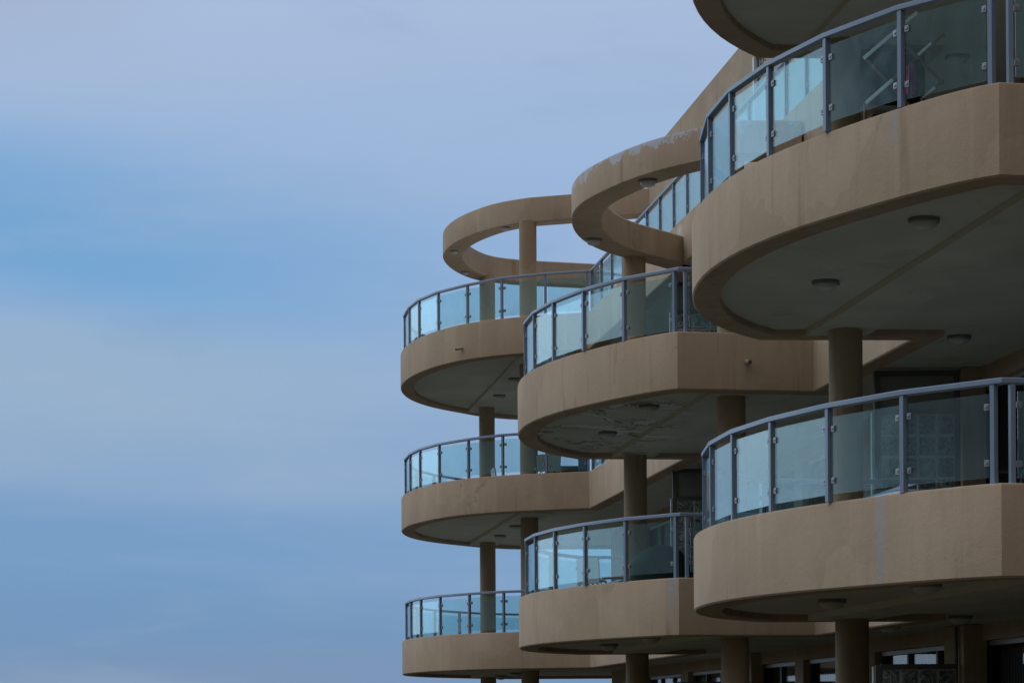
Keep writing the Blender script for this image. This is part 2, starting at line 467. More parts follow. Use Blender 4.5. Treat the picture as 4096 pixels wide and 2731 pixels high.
def miters(path):
    out = []
    n = len(path)
    for i in range(n):
        ds = []
        if i > 0: ds.append((Vector(path[i]) - Vector(path[i - 1])).normalized())
        if i < n - 1: ds.append((Vector(path[i + 1]) - Vector(path[i])).normalized())
        ns = [Vector((-d.y, d.x)) for d in ds]
        if len(ns) == 1: out.append(ns[0]); continue
        m = (ns[0] + ns[1]).normalized()
        out.append(m / max(.35, m.dot(ns[0])))
    return out
def catmull(pts, k=4, closed=False):
    P = [Vector(p) for p in pts]; res = []
    for i in range(len(P) - 1):
        a = P[max(i - 1, 0)]; b = P[i]; c = P[i + 1]; d = P[min(i + 2, len(P) - 1)]
        for j in range(k):
            t = j / k
            res.append(.5 * ((2 * b) + (c - a) * t + (2 * a - 5 * b + 4 * c - d) * t * t + (3 * b - a - 3 * c + d) * t ** 3))
    res.append(P[-1])
    return res
def smooth_path(pts, it=6):
    P = [Vector(p) for p in pts]
    for _ in range(it):
        P = [P[0]] + [P[i] * .5 + (P[i - 1] + P[i + 1]) * .25 for i in range(1, len(P) - 1)] + [P[-1]]
    return P

# ------------------------------------------------------------------ plan of the building (metres, viewer at 0,0)
H = {0: 0.0, 1: 1.09 + EYE, 2: 4.09 + EYE, 3: 7.09 + EYE, 4: 10.09 + EYE}   # underside of each level
FLOOR = {0: 0.0, 1: H[1] + .29, 2: H[2] + .29, 3: H[3] + .29}
DB = Vector((-1.64, 10.83))
UNIT = [(2.633, 24.501), (2.508, 24.329), (2.385, 24.145), (2.265, 23.945), (2.151, 23.725), (2.046, 23.484), (1.951, 23.222),
        (1.871, 22.941), (1.805, 22.643), (1.757, 22.332), (1.727, 22.012), (1.715, 21.687), (1.722, 21.362), (1.747, 21.041),
        (1.788, 20.73), (1.844, 20.43), (1.913, 20.145), (1.994, 19.877), (2.083, 19.626), (2.179, 19.392), (2.279, 19.174),
        (2.383, 18.97), (2.488, 18.779), (2.595, 18.597), (2.702, 18.422), (2.809, 18.251), (2.918, 18.083), (3.029, 17.918),
        (3.143, 17.755), (3.262, 17.599), (3.386, 17.452), (3.517, 17.321), (3.656, 17.216)]
UNIT = [Vector(p) for p in UNIT]
UNIT_A = [(-.10, 53.20), (-.42, 53.0), (-.75, 52.725), (-.998, 52.354), (-1.251, 51.997), (-1.514, 51.622), (-1.776, 51.186), (-2.015, 50.661),
          (-2.208, 50.042), (-2.33, 49.345), (-2.369, 48.607), (-2.322, 47.87), (-2.2, 47.171), (-2.019, 46.534), (-1.799, 45.966),
          (-1.554, 45.459), (-1.29, 45.01), (-1.001, 44.636), (-.679, 44.35), (-.29, 44.06), (.2, 43.83), (.76, 43.61), (1.44, 43.39)]
A_BACK = Vector((3.3, 53.35))
UA = [A_BACK, Vector((.3, 53.33))] + smooth_path(catmull(UNIT_A, 2), 3)
APEX_B = Vector((2.63, 35.46)); APEX_C = Vector((4.26, 24.57))
UB = [p + DB for p in UNIT]
UC = list(UNIT)
COR2_B = Vector((3.71, 28.33)); COR2_C = Vector((5.36, 17.50)); END_C = Vector((5.98, 13.3))
def facx(y): return 2.7 + .149 * (45.5 - y)
def fac(y): return Vector((facx(y), y))

FULL = UA + [APEX_B] + UB + [COR2_B, APEX_C] + UC + [COR2_C, END_C]
FULL3 = UA + [APEX_C] + UC + [COR2_C, END_C]
iA = len(UA); iB = iA + 1 + len(UB) + 1
PROF = [(0, .015), (0, .685), (.008, .703), (.025, .71), (.14, .71), (.157, .70), (.16, .685), (.16, .15), (.27, .15), (.27, .012), (.26, 0), (.015, 0)]

bld = thing('apartment_building', 'tan rendered apartment building with stacked curved balconies stepping towards the viewer', 'building', (3.5, 30, 0))

def level(n, path, cuts, names):
    mit = miters(path)
    res = []
    for (i0, i1), nm in zip(cuts, names):
        mb = MB(); mb.sweep(path[i0:i1], mit[i0:i1], PROF, H[n])
        o = mb.build('balcony_parapet', M_TAN, bld)
        if nm: o['label'] = nm
        res.append(o)
    ins = [p + q * .12 for p, q in zip(path, mit)]
    poly = ins + [Vector((facx(13.3) + .12, 13.3)), Vector((facx(49.5) + .12, 49.5)), Vector((3.3, 50.0))]
    mb = MB(); mb.prism(poly, H[n] + .07, H[n] + .29)
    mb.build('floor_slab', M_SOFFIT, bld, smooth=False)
    return res
L = len(FULL)
par = {}
for n in (1, 2):
    par[n] = level(n, FULL, [(0, iA + 1), (iA, iB + 1), (iB, L)], [None] * 3)
L3 = len(FULL3)
par[3] = level(3, FULL3, [(0, iA + 1), (iA, L3)], [None] * 2)

# white downstand beams under the slabs, carried by the columns
COLS_C = (Vector((3.47, 23.93)), Vector((4.35, 17.76)))
COLS_B = (Vector((1.86, 34.93)), Vector((2.74, 28.76)))
COLS_A = (Vector((-.57, 51.25)), Vector((.32, 45.27)))
def beam(n, cols, e0, e1):
    a, b = cols; d = (b - a).normalized()
    mb = MB(); mb.wall(a - d * e0, b + d * e1, -.32, .32, H[n] + .004, H[n] + .13)
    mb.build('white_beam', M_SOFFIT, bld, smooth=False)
for n in (1, 2): beam(n, COLS_B, .35, .45); beam(n, COLS_A, .95, 1.0)
for n in (1, 2, 3): beam(n, COLS_C, .4, .35)
beam(3, COLS_A, .95, 1.0)

# round columns
def column(p, z0, z1, r=.175):
    mb = MB(); mb.lathe([(r, z0), (r, z1)], (p[0], p[1], 0), 36)
    mb.build('round_column', M_COLUMN, bld)
for p in ((3.53, 24.0), (4.40, 17.8)): column(p, 0, H[1] + .05)
for p in COLS_C: column(p, FLOOR[1] - .02, H[2] + .05); column(p, FLOOR[2] - .02, H[3] + .05)
for p in ((1.875, 34.95), (2.77, 28.8)): column(p, 0, H[1] + .05)
for p in COLS_B: column(p, FLOOR[1] - .02, H[2] + .05); column(p, FLOOR[2] - .02, H[3] + .03)
for p in COLS_A:
    column(p, 0, H[1] + .05); column(p, FLOOR[1] - .02, H[2] + .05); column(p, FLOOR[2] - .02, H[3] + .05)
for p in ((-.55, 51.8), (.33, 46.2)): column(p, FLOOR[3] - .02, H[4] + .03)

# open rings (pergola beams) above the two upper terraces
def ring(pts, width, height, z, mat, label):
    path = [Vector(p) for p in pts]
    mit = miters(path)
    mb = MB()
    mb.sweep(path, mit, [(0, .012), (0, height - .03), (.01, height - .008), (.035, height), (width - .02, height), (width, height - .02), (width, .012), (width - .012, 0), (.012, 0)], z)
    o = mb.build('pergola_ring', mat, bld); o['label'] = label
RB = [(2.60, 36.0), (2.42, 35.78), (2.05, 35.30), (1.66, 34.85), (1.38, 34.44), (1.14, 33.95), (.96, 33.37), (.87, 32.77), (.84, 32.2), (.86, 31.75), (.93, 31.36),
      (1.04, 30.99), (1.21, 30.59), (1.41, 30.17), (1.65, 29.76), (1.95, 29.36), (2.38, 28.93), (2.85, 28.60)]
RB = [Vector((2.60, 36.0))] + smooth_path(catmull(RB[1:], 3), 4) + [Vector((3.62, 28.62))]
ring(RB, .42, .43, H[3], M_RING, 'open pergola ring with peeling paint along its top edge')
RA = [(.2, 52.72), (-.35, 52.45), (-.76, 52.12), (-1.0, 51.72), (-1.22, 51.2), (-1.42, 50.4), (-1.5, 49.5), (-1.4, 48.8), (-1.22, 48.12), (-.94, 47.5), (-.56, 46.87), (-.18, 46.43), (.35, 46.1)]
RA = [Vector((1.9, 53.2))] + smooth_path(catmull(RA, 3), 4) + [Vector((1.19, 45.83)), Vector((2.72, 45.36))]
ring(RA, .42, .50, H[4], M_TAN, 'open pergola ring standing on two columns above the farthest terrace')

# drain spouts
def spout(p, d, z, parent):
    mb = MB(); a = Vector((p[0], p[1], z)); dd = Vector((d[0], d[1], -.25)).normalized()
    q = a + dd * .13
    mb.tube([a - dd * .05, q], .028, 12); mb.tube([q - dd * .004, q + dd * .004], .031, 12)
    m2 = MB(); m2.tube([q + dd * .001, q + dd * .006], .022, 12)
    o = mb.build('drain_spout', M_PIPE, parent)
    m2.build('spout_opening', M_FRAME, o)
spout((2.87, 28.19), (.25, -1), EYE + 4.45, par[2][1])
spout((-.985, 44.62), (-.8, -.6), EYE + 7.33, par[3][0])

# ------------------------------------------------------------------ facade behind the balconies
OPEN = [(13.6, 16.0), (16.6, 19.4), (20.0, 22.6), (23.2, 27.0), (27.6, 31.0), (31.55, 34.5), (34.95, 38.4), (39.0, 42.2), (42.8, 46.0)]
def facade(n, z0, ztop, openings, yfar, head=2.57):
    mb = MB()
    ys = sorted(openings, key=lambda q: -q[0])
    cur = yfar
    for a, b in ys:
        mb.wall(fac(cur), fac(b), 0, .25, z0, ztop); cur = a
    mb.wall(fac(cur), fac(13.0), 0, .25, z0, ztop)
    for a, b in ys:
        mb.wall(fac(b), fac(a), 0, .25, z0 + head, ztop)
    w_ = mb.build('facade_wall', M_TAN, bld, smooth=False)
    return w_
def window(a, b, z0, h, blind):
    """sliding door from plan station b (far) to a (near)"""
    m = MB(); A = fac(b); B = fac(a); d = (B - A).normalized(); Ln = (B - A).length
    pt = lambda s: A + d * s
    f = .055
    m.wall(pt(.002), pt(f), .10, .18, z0 + .01, z0 + h - .002); m.wall(pt(Ln - f), pt(Ln - .002), .10, .18, z0 + .01, z0 + h - .002)
    k = 3 if Ln > 3.0 else 2
    for i in range(1, k):
        s = Ln * i / k
        m.wall(pt(s - .035), pt(s + .035), .09, .19, z0 + .06, z0 + h - .06)
    m.wall(pt(f), pt(Ln - f), .105, .175, z0 + h - .062, z0 + h - .004); m.wall(pt(f), pt(Ln - f), .105, .175, z0 + .01, z0 + .061)
    fr = m.build('sliding_window', M_FRAME, bld, smooth=False)
    m = MB(); m.wall(pt(f), pt(Ln - f), .086, .104, z0 + h - .058, z0 + h - .004)
    m.build('window_head', M_GREYFRAME, fr, smooth=False)
    for i in range(k):
        m = MB(); m.wall(pt(Ln * i / k + .05), pt(Ln * (i + 1) / k - .05), .13, .14, z0 + .055, z0 + h - .055)
        m.build('window_pane', M_WGLASS, fr, smooth=False)
    for s0, s1, drop in blind:
        m = MB(); m.wall(pt(Ln * s0 + .05), pt(Ln * s1 - .05), .26, .28, z0 + h - drop, z0 + h - .10)
        m.build('window_blind', M_BLIND, fr, smooth=False)
ZT = {0: H[1] + .10, 1: H[2] + .10, 2: H[3] + .10}
for n in (0, 1, 2):
    facade(n, FLOOR[n] - .01 if n else 0, ZT[n], OPEN, 49.5)
    for k, (a, b) in enumerate(OPEN):
        bl = []
        if n == 0: bl = [[(0, .66, 1.9), (.70, 1, 1.2)], [(0, .30, 1.4), (.36, 1, 2.1)], [(.04, .64, .8), (.68, .97, 2.2)]][k % 3]
        elif (k + n) % 3 == 0: bl = [(0, .48, .9), (.52, 1, 2.2)]
        elif (k + n) % 3 == 1: bl = [(.28, 1, 1.6)]
        else: bl = [(.0, .45, 2.3), (.66, 1, .7)]
        window(a, b, FLOOR[n], 2.57, bl)
# top storey facade with a tall glass block light
facade(3, FLOOR[3] - .01, EYE + 11.1, [(36.45, 37.2)], 45.5, 3.4)
# rooms behind
mb = MB()
for n in (0, 1, 2):
    mb.wall(fac(49.4), fac(13.1), 1.6, 1.8, FLOOR[n] + .01, ZT[n] - .11)
    for yy in (49.3, 46.3, 42.5, 38.7, 34.72, 31.27, 27.3, 22.9, 19.7, 16.3, 13.2):
        mb.wall(fac(yy) + Vector((.26, 0)), fac(yy) + Vector((1.55, 0)), 0, .1, FLOOR[n] + .012, ZT[n] - .112)
mb.build('room_partition', M_DARKIN, bld, smooth=False)
mb = MB()
for n in (1, 2, 3):
    mb.prism([fac(49.4) + Vector((.14, 0)), fac(13.1) + Vector((.14, 0)), fac(13.1) + Vector((6, 0)), fac(49.4) + Vector((6, 0))], H[n] + .095, FLOOR[n] - .015)
mb.build('inner_floor', M_DARKIN, bld, smooth=False)
mb = MB(); mb.wall(fac(45.3), fac(13.1), 5.8, 6.0, 0, EYE + 11.0)
mb.build('rear_wall', M_TAN, bld, smooth=False)
mb = MB(); mb.prism([fac(45.3) + Vector((.0, 0)), fac(13.0) + Vector((0, 0)), fac(13.0) + Vector((6.1, 0)), fac(45.3) + Vector((6.1, 0))], EYE + 11.1, EYE + 11.22)
mb.build('roof_slab', M_TAN, bld, smooth=False)
# piers standing proud where the gallery screens meet the facade
for n in (0, 1, 2):
    for y0, y1 in ((27.55, 26.86), (37.7, 37.01)):
        mb = MB(); mb.wall(fac(y0), fac(y1), -.23 if y0 < 30 else -.15, .05, FLOOR[n], ZT[n] - .04)
        mb.build('facade_pier', M_TAN, bld, smooth=False)
# downpipe on the pier by the near screen
mb = MB(); q = fac(27.0) + Vector((-.27, -.02))
for n in (0, 1, 2): mb.tube([(q.x, q.y, FLOOR[n]), (q.x, q.y, ZT[n] - .05)], .022, 10)
mb.build('conduit_pipe', M_FRAME, bld)

def blocks(name, a, b, z0, z1, parent, size=.25):
    a = Vector(a); b = Vector(b); d = (b - a).normalized(); Ln = (b - a).length
    nx = max(1, round(Ln / size)); nz = max(1, round((z1 - z0) / size)); sx = Ln / nx; sz = (z1 - z0) / nz
    m = MB(); m.wall(a, b, -.03, .03, z0, z1)
    o = m.build(name, M_MORTAR, parent, smooth=False)
    m = MB(); g = .018
    rot = math.atan2(d.y, d.x)
    for i in range(nx):
        for k in range(nz):
            c = a + d * (sx * (i + .5))
            m.box((c.x, c.y, z0 + sz * (k + .5)), (sx - 2 * g, .088, sz - 2 * g), rot)
    m.build('glass_block', M_BLOCK, o, smooth=True, bev=.010)
    return o
def screen(n, yl, light):
    a = Vector((2.63 + .149 * (35.46 - yl) + (.34 if yl < 30 else .19), yl)); b = Vector((facx(yl) - (.24 if yl < 30 else .16), yl))
    z0 = FLOOR[n]
    zt = z0 + 2.24
    p = blocks('privacy_screen', a + Vector((.06, 0)), b - Vector((.05, 0)), z0, zt, bld)
    m = MB()
    m.wall(a, a + Vector((.06, 0)), -.05, .05, z0, ZT[n] - .06 if light else zt + .05)
    if light: m.wall(b - Vector((.05, 0)), b, -.05, .05, z0, ZT[n] - .06)
    m.wall(a + Vector((.06, 0)), b - Vector((.05, 0)), -.05, .05, zt, zt + .06)
    if light:
        m.wall(a + Vector((.06, 0)), b - Vector((.05, 0)), -.05, .05, ZT[n] - .12, ZT[n] - .06)
    m.build('screen_frame', M_FRAME, p, smooth=False)
    if light:
        m = MB(); m.wall(a + Vector((.06, 0)), b - Vector((.05, 0)), -.008, .008, zt + .06, ZT[n] - .12)
        m.build('screen_pane', M_SCREEN, p, smooth=False)
    m = MB(); m.wall(a + Vector((-.035, 0)), a + Vector((-.003, 0)), -.055, .055, z0, zt + .03)
    m.build('screen_trim', M_GREYFRAME, p, smooth=False)
for n in (0, 1, 2):
    screen(n, 26.95, n > 0)
    screen(n, 37.1, n > 0)
gb = blocks('glass_block_window', fac(37.18) + Vector((.1, 0)), fac(36.47) + Vector((.1, 0)), FLOOR[3] + .1, FLOOR[3] + 3.39, bld, .19)
m = MB(); m.wall(fac(37.199) + Vector((-.02, 0)), fac(37.12) + Vector((-.02, 0)), -.0, .06, FLOOR[3] + .1, FLOOR[3] + 3.39)
m.build('window_frame', M_WHITE, gb, smooth=False)

# ------------------------------------------------------------------ glass railings
CL = MB(); CL.box((0, 0, 0), (.042, .028, .050)); CL.box((0, -.017, 0), (.018, .006, .018))
ME_CLAMP = CL.mesh('clamp', M_STEEL, smooth=False, bev=.003)
RTOP = .800
def railing(n, kinks, doubles, label, stub0=True, stub1=True):
    """kinks: plan points of posts in order; doubles: indices of sharp corners carrying a pair of posts"""
    zb = H[n] + .71
    K = [Vector(k) for k in kinks]
    root = thing('glass_railing', label, 'railing', (K[0].x, K[0].y, zb), 0, 'glass balcony railings')
    m = MB(); m.sweep(K, miters(K), [(-.035, -.040), (-.035, -.008), (-.027, 0), (.027, 0), (.035, -.008), (.035, -.040), (.028, -.046), (-.028, -.046)], zb + RTOP)
    m.build('handrail', M_RAIL, root)
    posts = []   # (point, direction)
    spans = []
    for i in range(len(K)):
        din = (K[i] - K[i - 1]).normalized() if i > 0 else None
        dout = (K[i + 1] - K[i]).normalized() if i < len(K) - 1 else None
        if i in doubles:
            posts.append((K[i] - din * .075, din)); posts.append((K[i] + dout * .075, dout))
        elif din is None: posts.append((K[i] + dout * .03, dout))
        elif dout is None: posts.append((K[i] - din * .03, din))
        else: posts.append((K[i] + dout * .018, (din + dout).normalized()))
    for p, d in posts:
        m = MB(); m.box((p.x, p.y, zb + (RTOP - .046) / 2 - .002), (.039, .055, RTOP - .046 + .002), math.atan2(d.y, d.x))
        m.build('post', M_RAIL, root, smooth=False, bev=.0025)
    for (p, _), (q, _) in zip(posts[:-1], posts[1:]):
        if (q - p).length < .2: continue
        d = (q - p).normalized(); a = p + d * .045; b = q - d * .045
        z0 = zb + .055 + rnd.uniform(-.012, .02); z1 = zb + RTOP - .105 + rnd.uniform(-.008, .008)
        m = MB(); m.wall(a, b, -.005, .005, z0, z1)
        pan = m.build('glass_panel', M_GLASS, root, smooth=False)
        for t_, s_ in ((a, 1), (b, -1)):
            for zz in (z0 + .11, z1 - .10):
                c = bpy.data.objects.new('clamp', ME_CLAMP); COL.objects.link(c); c.parent = pan
                c.location = (t_.x + d.x * s_ * .012, t_.y + d.y * s_ * .012, zz); c.rotation_euler = (0, 0, math.atan2(d.y, d.x))

def walk(path, step, start=0.0):
    """points every step metres along a plan path"""
    pts = []; acc = -start
    for a, b in zip(path[:-1], path[1:]):
        Ls = (b - a).length; s = -acc
        s = s if s >= 0 else s + math.ceil(-s / step) * step
        while s <= Ls + 1e-6:
            pts.append(a + (b - a) * (s / Ls)); s += step
        acc = (Ls - (s - step)) if Ls >= 0 else acc
        acc = acc if acc < step else 0
    return pts
def spaced(path, count):
    """count equal steps along a plan path, both ends included"""
    Ls = [(b - a).length for a, b in zip(path[:-1], path[1:])]; T = sum(Ls); res = []
    for k in range(count + 1):
        s = T * k / count
        for (a, b), l in zip(zip(path[:-1], path[1:]), Ls):
            if s <= l + 1e-7: res.append(a + (b - a) * (s / l)); break
            s -= l
    return res
mitF = miters(FULL); INS = [p + q * .085 for p, q in zip(FULL, mitF)]
VC = [Vector(p) for p in ((1.80, 21.96), (1.795, 21.10), (1.91, 20.26), (2.155, 19.45), (2.525, 18.65), (3.01, 17.93), (3.668, 17.305))]
VC = [p + q * .035 for p, q in zip(VC, miters(VC))]
VB = [p + DB for p in VC]
VA = [Vector(p) for p in ((-2.25, 48.07), (-2.11, 47.13), (-1.88, 46.30), (-1.47, 45.47), (-.88, 44.74), (-.21, 44.10), (.62, 43.70), (1.50, 43.45))]
VA = [p + q * .012 for p, q in zip(VA, miters(VA))]
apB = INS[iA]; c2B = INS[iB - 1]; apC = INS[iB]; c2C = INS[L - 2]; endC = INS[L - 1]
def inset_back(lo, hi, tip_y):
    return [p for p in INS[lo:hi] if p.y > tip_y]
backA = [INS[0]] + [p for p in INS[1:iA] if p.y > 48.6]
backA = spaced(backA + [VA[0]], 9)[:-1]
linkA = spaced([VA[-1], apB], 8)
KA = backA + VA + linkA[1:]
ca = len(backA) + len(VA) - 1
backB = spaced([apB] + [p for p in INS[iA + 1:iA + 1 + len(UB)] if p.y > 32.9] + [VB[0]], 5)[:-1]
strB = spaced([VB[-1], c2B], 2)[1:]
linkB = spaced([c2B, apC], 4)[1:]
KB = backB + VB + strB + linkB
cb = [0 + len(backB) + len(VB) - 1, len(backB) + len(VB) - 1 + len(strB)]
backC = spaced([apC] + [p for p in INS[iB + 1:iB + 1 + len(UC)] if p.y > 22.1] + [VC[0]], 5)[:-1]
strC = spaced([VC[-1], c2C], 2)[1:]
linkC = spaced([c2C, endC], 4)[1:]
KC = backC + VC + strC + linkC
cc = [len(backC) + len(VC) - 1, len(backC) + len(VC) - 1 + len(strC)]
railing(1, KA, [ca], 'glass railing of the far left balcony stack, lowest of its three railings')
railing(2, KA, [ca], 'glass railing of the far left balcony stack with pale chairs behind it')
KA3 = KA[:-1] + spaced([linkA[-2], linkA[-2] + (apC - apB).normalized() * 11.5], 12)[1:]
railing(3, KA3, [ca], 'topmost far glass railing, under the open pergola ring and running back along the terrace')
railing(1, KB, cb, 'middle glass railing with a dark domed cover standing behind its frosted panes')
railing(2, KB, cb, 'middle glass railing directly under the peeling pergola ring')
railing(1, KC, cc, 'lower near glass railing with glass blocks showing through its dark panes')
railing(2, KC, cc, 'upper near glass railing with a wooden rack behind it, nearest the top of the photo')

# ------------------------------------------------------------------ bulkhead ceiling lights
def make_lamp():
    t = thing('ceiling_light', '', 'light', (0, 0, 0), 0, 'round bulkhead lights on balcony soffits')
    m = MB(); m.lathe([(.02, 0), (.135, 0), (.140, -.012), (.140, -.034), (.128, -.042), (.11, -.042)], seg=32, sx=1.0, sy=.82)
    local(m.build('lamp_base', M_LAMPBASE), t)
    m = MB(); m.lathe([(.118, -.038), (.116, -.055), (.10, -.082), (.07, -.100), (.035, -.109), (.006, -.111)], seg=32, sx=1.0, sy=.82)
    dm = m.build('lamp_glass', M_LAMPGLASS); local(dm, t)
    m = MB()
    for a in (0, math.pi): m.box((.131 * math.cos(a), .131 * .82 * math.sin(a), -.040), (.016, .012, .012))
    s_ = m.build('screw', M_STEEL, None, smooth=False); local(s_, t)
    return t
lamp = make_lamp(); used = [False]
def place_lamp(x_, y_, z_, label, sc=1.0, rot=.15):
    if not used[0]:
        used[0] = True; o = lamp; o.location = (x_, y_, z_); o.rotation_euler = (0, 0, rot); o['label'] = label
    else: o = dup(lamp, (x_, y_, z_), rot, label)
    o.scale = (sc * .95, sc * .95, sc * .9)
so = lambda n: H[n] + .071
near = {1: 'lower near balcony', 2: 'upper near balcony', 3: 'topmost near balcony'}
for n in (1, 2, 3):
    place_lamp(2.95, 21.6 if n > 1 else 21.3, so(n), 'bulkhead light under the %s, nearest its curved tip' % near[n])
    place_lamp(3.40, 18.95, so(n), 'bulkhead light under the %s, beside the white beam on the right' % near[n])
    place_lamp(4.80, 24.7, so(n), 'bulkhead light under the %s, back by the wall beyond the column' % near[n])
place_lamp(4.4, 26.9, so(1), 'bulkhead light at ground storey ceiling, just right of the near column')
mid = {1: 'lower middle balcony', 2: 'flaking upper middle balcony'}
for n in (1, 2):
    place_lamp(1.35, 32.6, so(n), 'bulkhead light under the %s; farther left of two' % mid[n])
    place_lamp(1.78, 29.9, so(n), 'bulkhead light under the %s; farther right of two' % mid[n])
far = {1: 'lowest far balcony', 2: 'second far balcony up', 3: 'topmost far balcony slab'}
for n in (1, 2, 3):
    place_lamp(-.28, 49.3, H[n] + .006, 'bulkhead light on beam under the %s, left one near its column' % far[n])
    place_lamp(.05, 46.95, H[n] + .006, 'bulkhead light on beam under the %s, right one half hidden' % far[n])
place_lamp(-1.21, 48.84, H[4] + .002, 'small bulkhead light under the far pergola ring, leftmost on the curve', .72, 1.2)
place_lamp(-.12, 46.55, H[4] + .002, 'small bulkhead light under the far pergola ring, beside the front column', .72)
place_lamp(-1.03, 51.1, H[4] + .002, 'small bulkhead light under the far pergola ring, lowest at the back', .72)
place_lamp(1.78, 29.93, H[3] + .002, 'pale bulkhead light under the peeling pergola ring, the upper right one', 1.0, -.6)
place_lamp(1.20, 33.55, H[3] + .002, 'pale bulkhead light under the peeling pergola ring, the lower left one', 1.0, .6)

# ------------------------------------------------------------------ things on the balconies
def at(px_, py_, Y):
    """plan/height of a spot seen at photo pixel px_,py_ when it stands Y metres away"""
    u = px_ - 2048; v = py_ - 1365.5
    return Vector(((u - .006 * v) * Y / 9200, Y, EYE + (1537.5 - (.006 * u + v)) * Y / 9200))

# resin armchair on the far second balcony
def resin_chair(loc, rot, label, high=.86):
    t = thing('patio_chair', label, 'chair', loc, rot, 'chairs on the balconies')
    m = MB(); m.box((0, 0, .41), (.46, .46, .04)); local(m.build('seat', M_RESIN, None, False, .01), t)
    m = MB(); pts = [(-.22, .40), (-.235, high), (-.2, high + .03), (0, high + .045), (.2, high + .03), (.235, high), (.22, .40)]
    # backrest: solid upper shell with a lattice of straps below
    sh = [(-.225, .56), (-.24, high), (-.2, high + .025), (0, high + .04), (.2, high + .025), (.24, high), (.225, .56)]
    n = len(sh)
    m.add([(a, .22 + (b - .4) * .12, b) for a, b in sh] + [(a, .245 + (b - .4) * .12, b) for a, b in sh],
          [tuple(range(n)), tuple(range(n, 2 * n))[::-1]] + [(i, (i + 1) % n, n + (i + 1) % n, n + i) for i in range(n)])
    for k in range(5):
        a = -.2 + k * .1
        m.tube([(a - .05, .225, .42), (a + .05, .243, .57)], .009, 6); m.tube([(a + .05, .226, .42), (a - .05, .244, .57)], .009, 6)
    local(m.build('backrest', M_RESIN), t)
    for sx in (-1, 1):
        for sy in (-1, 1):
            m = MB(); m.tube([(sx * .2, sy * .19, .40), (sx * .235, sy * .23, 0)], .024, 8, .016); local(m.build('leg', M_RESIN), t)
        m = MB(); m.tube([(sx * .25, .24, .62), (sx * .265, 0, .64), (sx * .25, -.22, .62), (sx * .23, -.22, .42)], .02, 8); local(m.build('armrest', M_RESIN), t)
    return t
resin_chair((.70, 44.95, FLOOR[2]), math.pi, 'grey resin armchair seen from behind, right of the round column on the second far balcony')
resin_chair((-.12, 46.6, FLOOR[2]), 1.75, 'pale resin armchair seen side on, left of the round column on the second far balcony', .80)
resin_chair((1.25, 31.6, FLOOR[1]), 2.2, 'pale resin chair behind the frosted lower middle railing, left of the dark cover', .88)

def table(loc, rot, size, h, top_m, leg_m, label, name='patio_table'):
    t = thing(name, label, 'table', loc, rot)
    m = MB(); m.box((0, 0, h - .015), (size[0], size[1], .03)); local(m.build('tabletop', top_m, None, False, .006), t)
    m = MB()
    for sy in (-1, 1): m.box((0, sy * (size[1] / 2 - .06), h - .065), (size[0] - .12, .02, .07))
    for sx in (-1, 1): m.box((sx * (size[0] / 2 - .06), 0, h - .065), (.02, size[1] - .16, .07))
    local(m.build('apron', leg_m, None, False), t)
    for sx in (-1, 1):
        for sy in (-1, 1):
            m = MB(); m.box((sx * (size[0] / 2 - .07), sy * (size[1] / 2 - .07), (h - .03) / 2), (.04, .04, h - .03)); local(m.build('leg', leg_m, None, False), t)
table((.98, 45.5, FLOOR[2]), .05, (.72, .72), .72, M_WOOD, M_WOOD, 'dark brown table beside the grey armchair on the second far balcony')
table((3.66, 20.35, FLOOR[1]), .3, (.8, .8), .645, M_WHITE, M_WHITE, 'white plastic table behind the dark panes of the lower near railing')

# blue cool box by the far corner post
t = thing('cool_box', 'blue cool box with teal lid on a stand by the far corner post', 'cool box', (1.36, 44.2, FLOOR[2]))
m = MB(); m.box((0, 0, .60), (.20, .24, .22)); local(m.build('box_body', M_BLUE, None, False, .012), t)
m = MB(); m.box((0, 0, .745), (.21, .25, .065)); local(m.build('lid', M_TEAL, None, False, .012), t)
m = MB()
for sx in (-1, 1):
    for sy in (-1, 1): m.tube([(sx * .09, sy * .10, .49), (sx * .11, sy * .13, 0)], .012, 6)
m.box((0, 0, .475), (.22, .26, .025)); local(m.build('stand', M_DARKMETAL), t)

# covered barbecue on the lower middle balcony
t = thing('covered_barbecue', 'dark domed barbecue cover behind the frosted lower middle railing', 'barbecue', (1.93, 30.0, FLOOR[1]), .2)
m = MB()
prof = [(.005, .97), (.08, .965), (.16, .94), (.25, .885), (.33, .80), (.385, .70), (.40, .60), (.395, .45), (.405, .25), (.415, .10), (.40, .06)]
m.lathe(prof[::-1], seg=40, sx=1.05, sy=.72)
m.v = [(a * (1 + .02 * math.sin(c * 22 + 5 * math.atan2(b, a))), b * (1 + .03 * math.sin(9 * math.atan2(b, a) + c * 5)), c) for a, b, c in m.v]
local(m.build('fabric_cover', M_COVER), t)
for sx in (-1, 1):
    for sy in (-1, 1):
        m = MB(); m.box((sx * .30, sy * .18, .045), (.04, .04, .09)); local(m.build('leg', M_DARKMETAL, None, False), t)

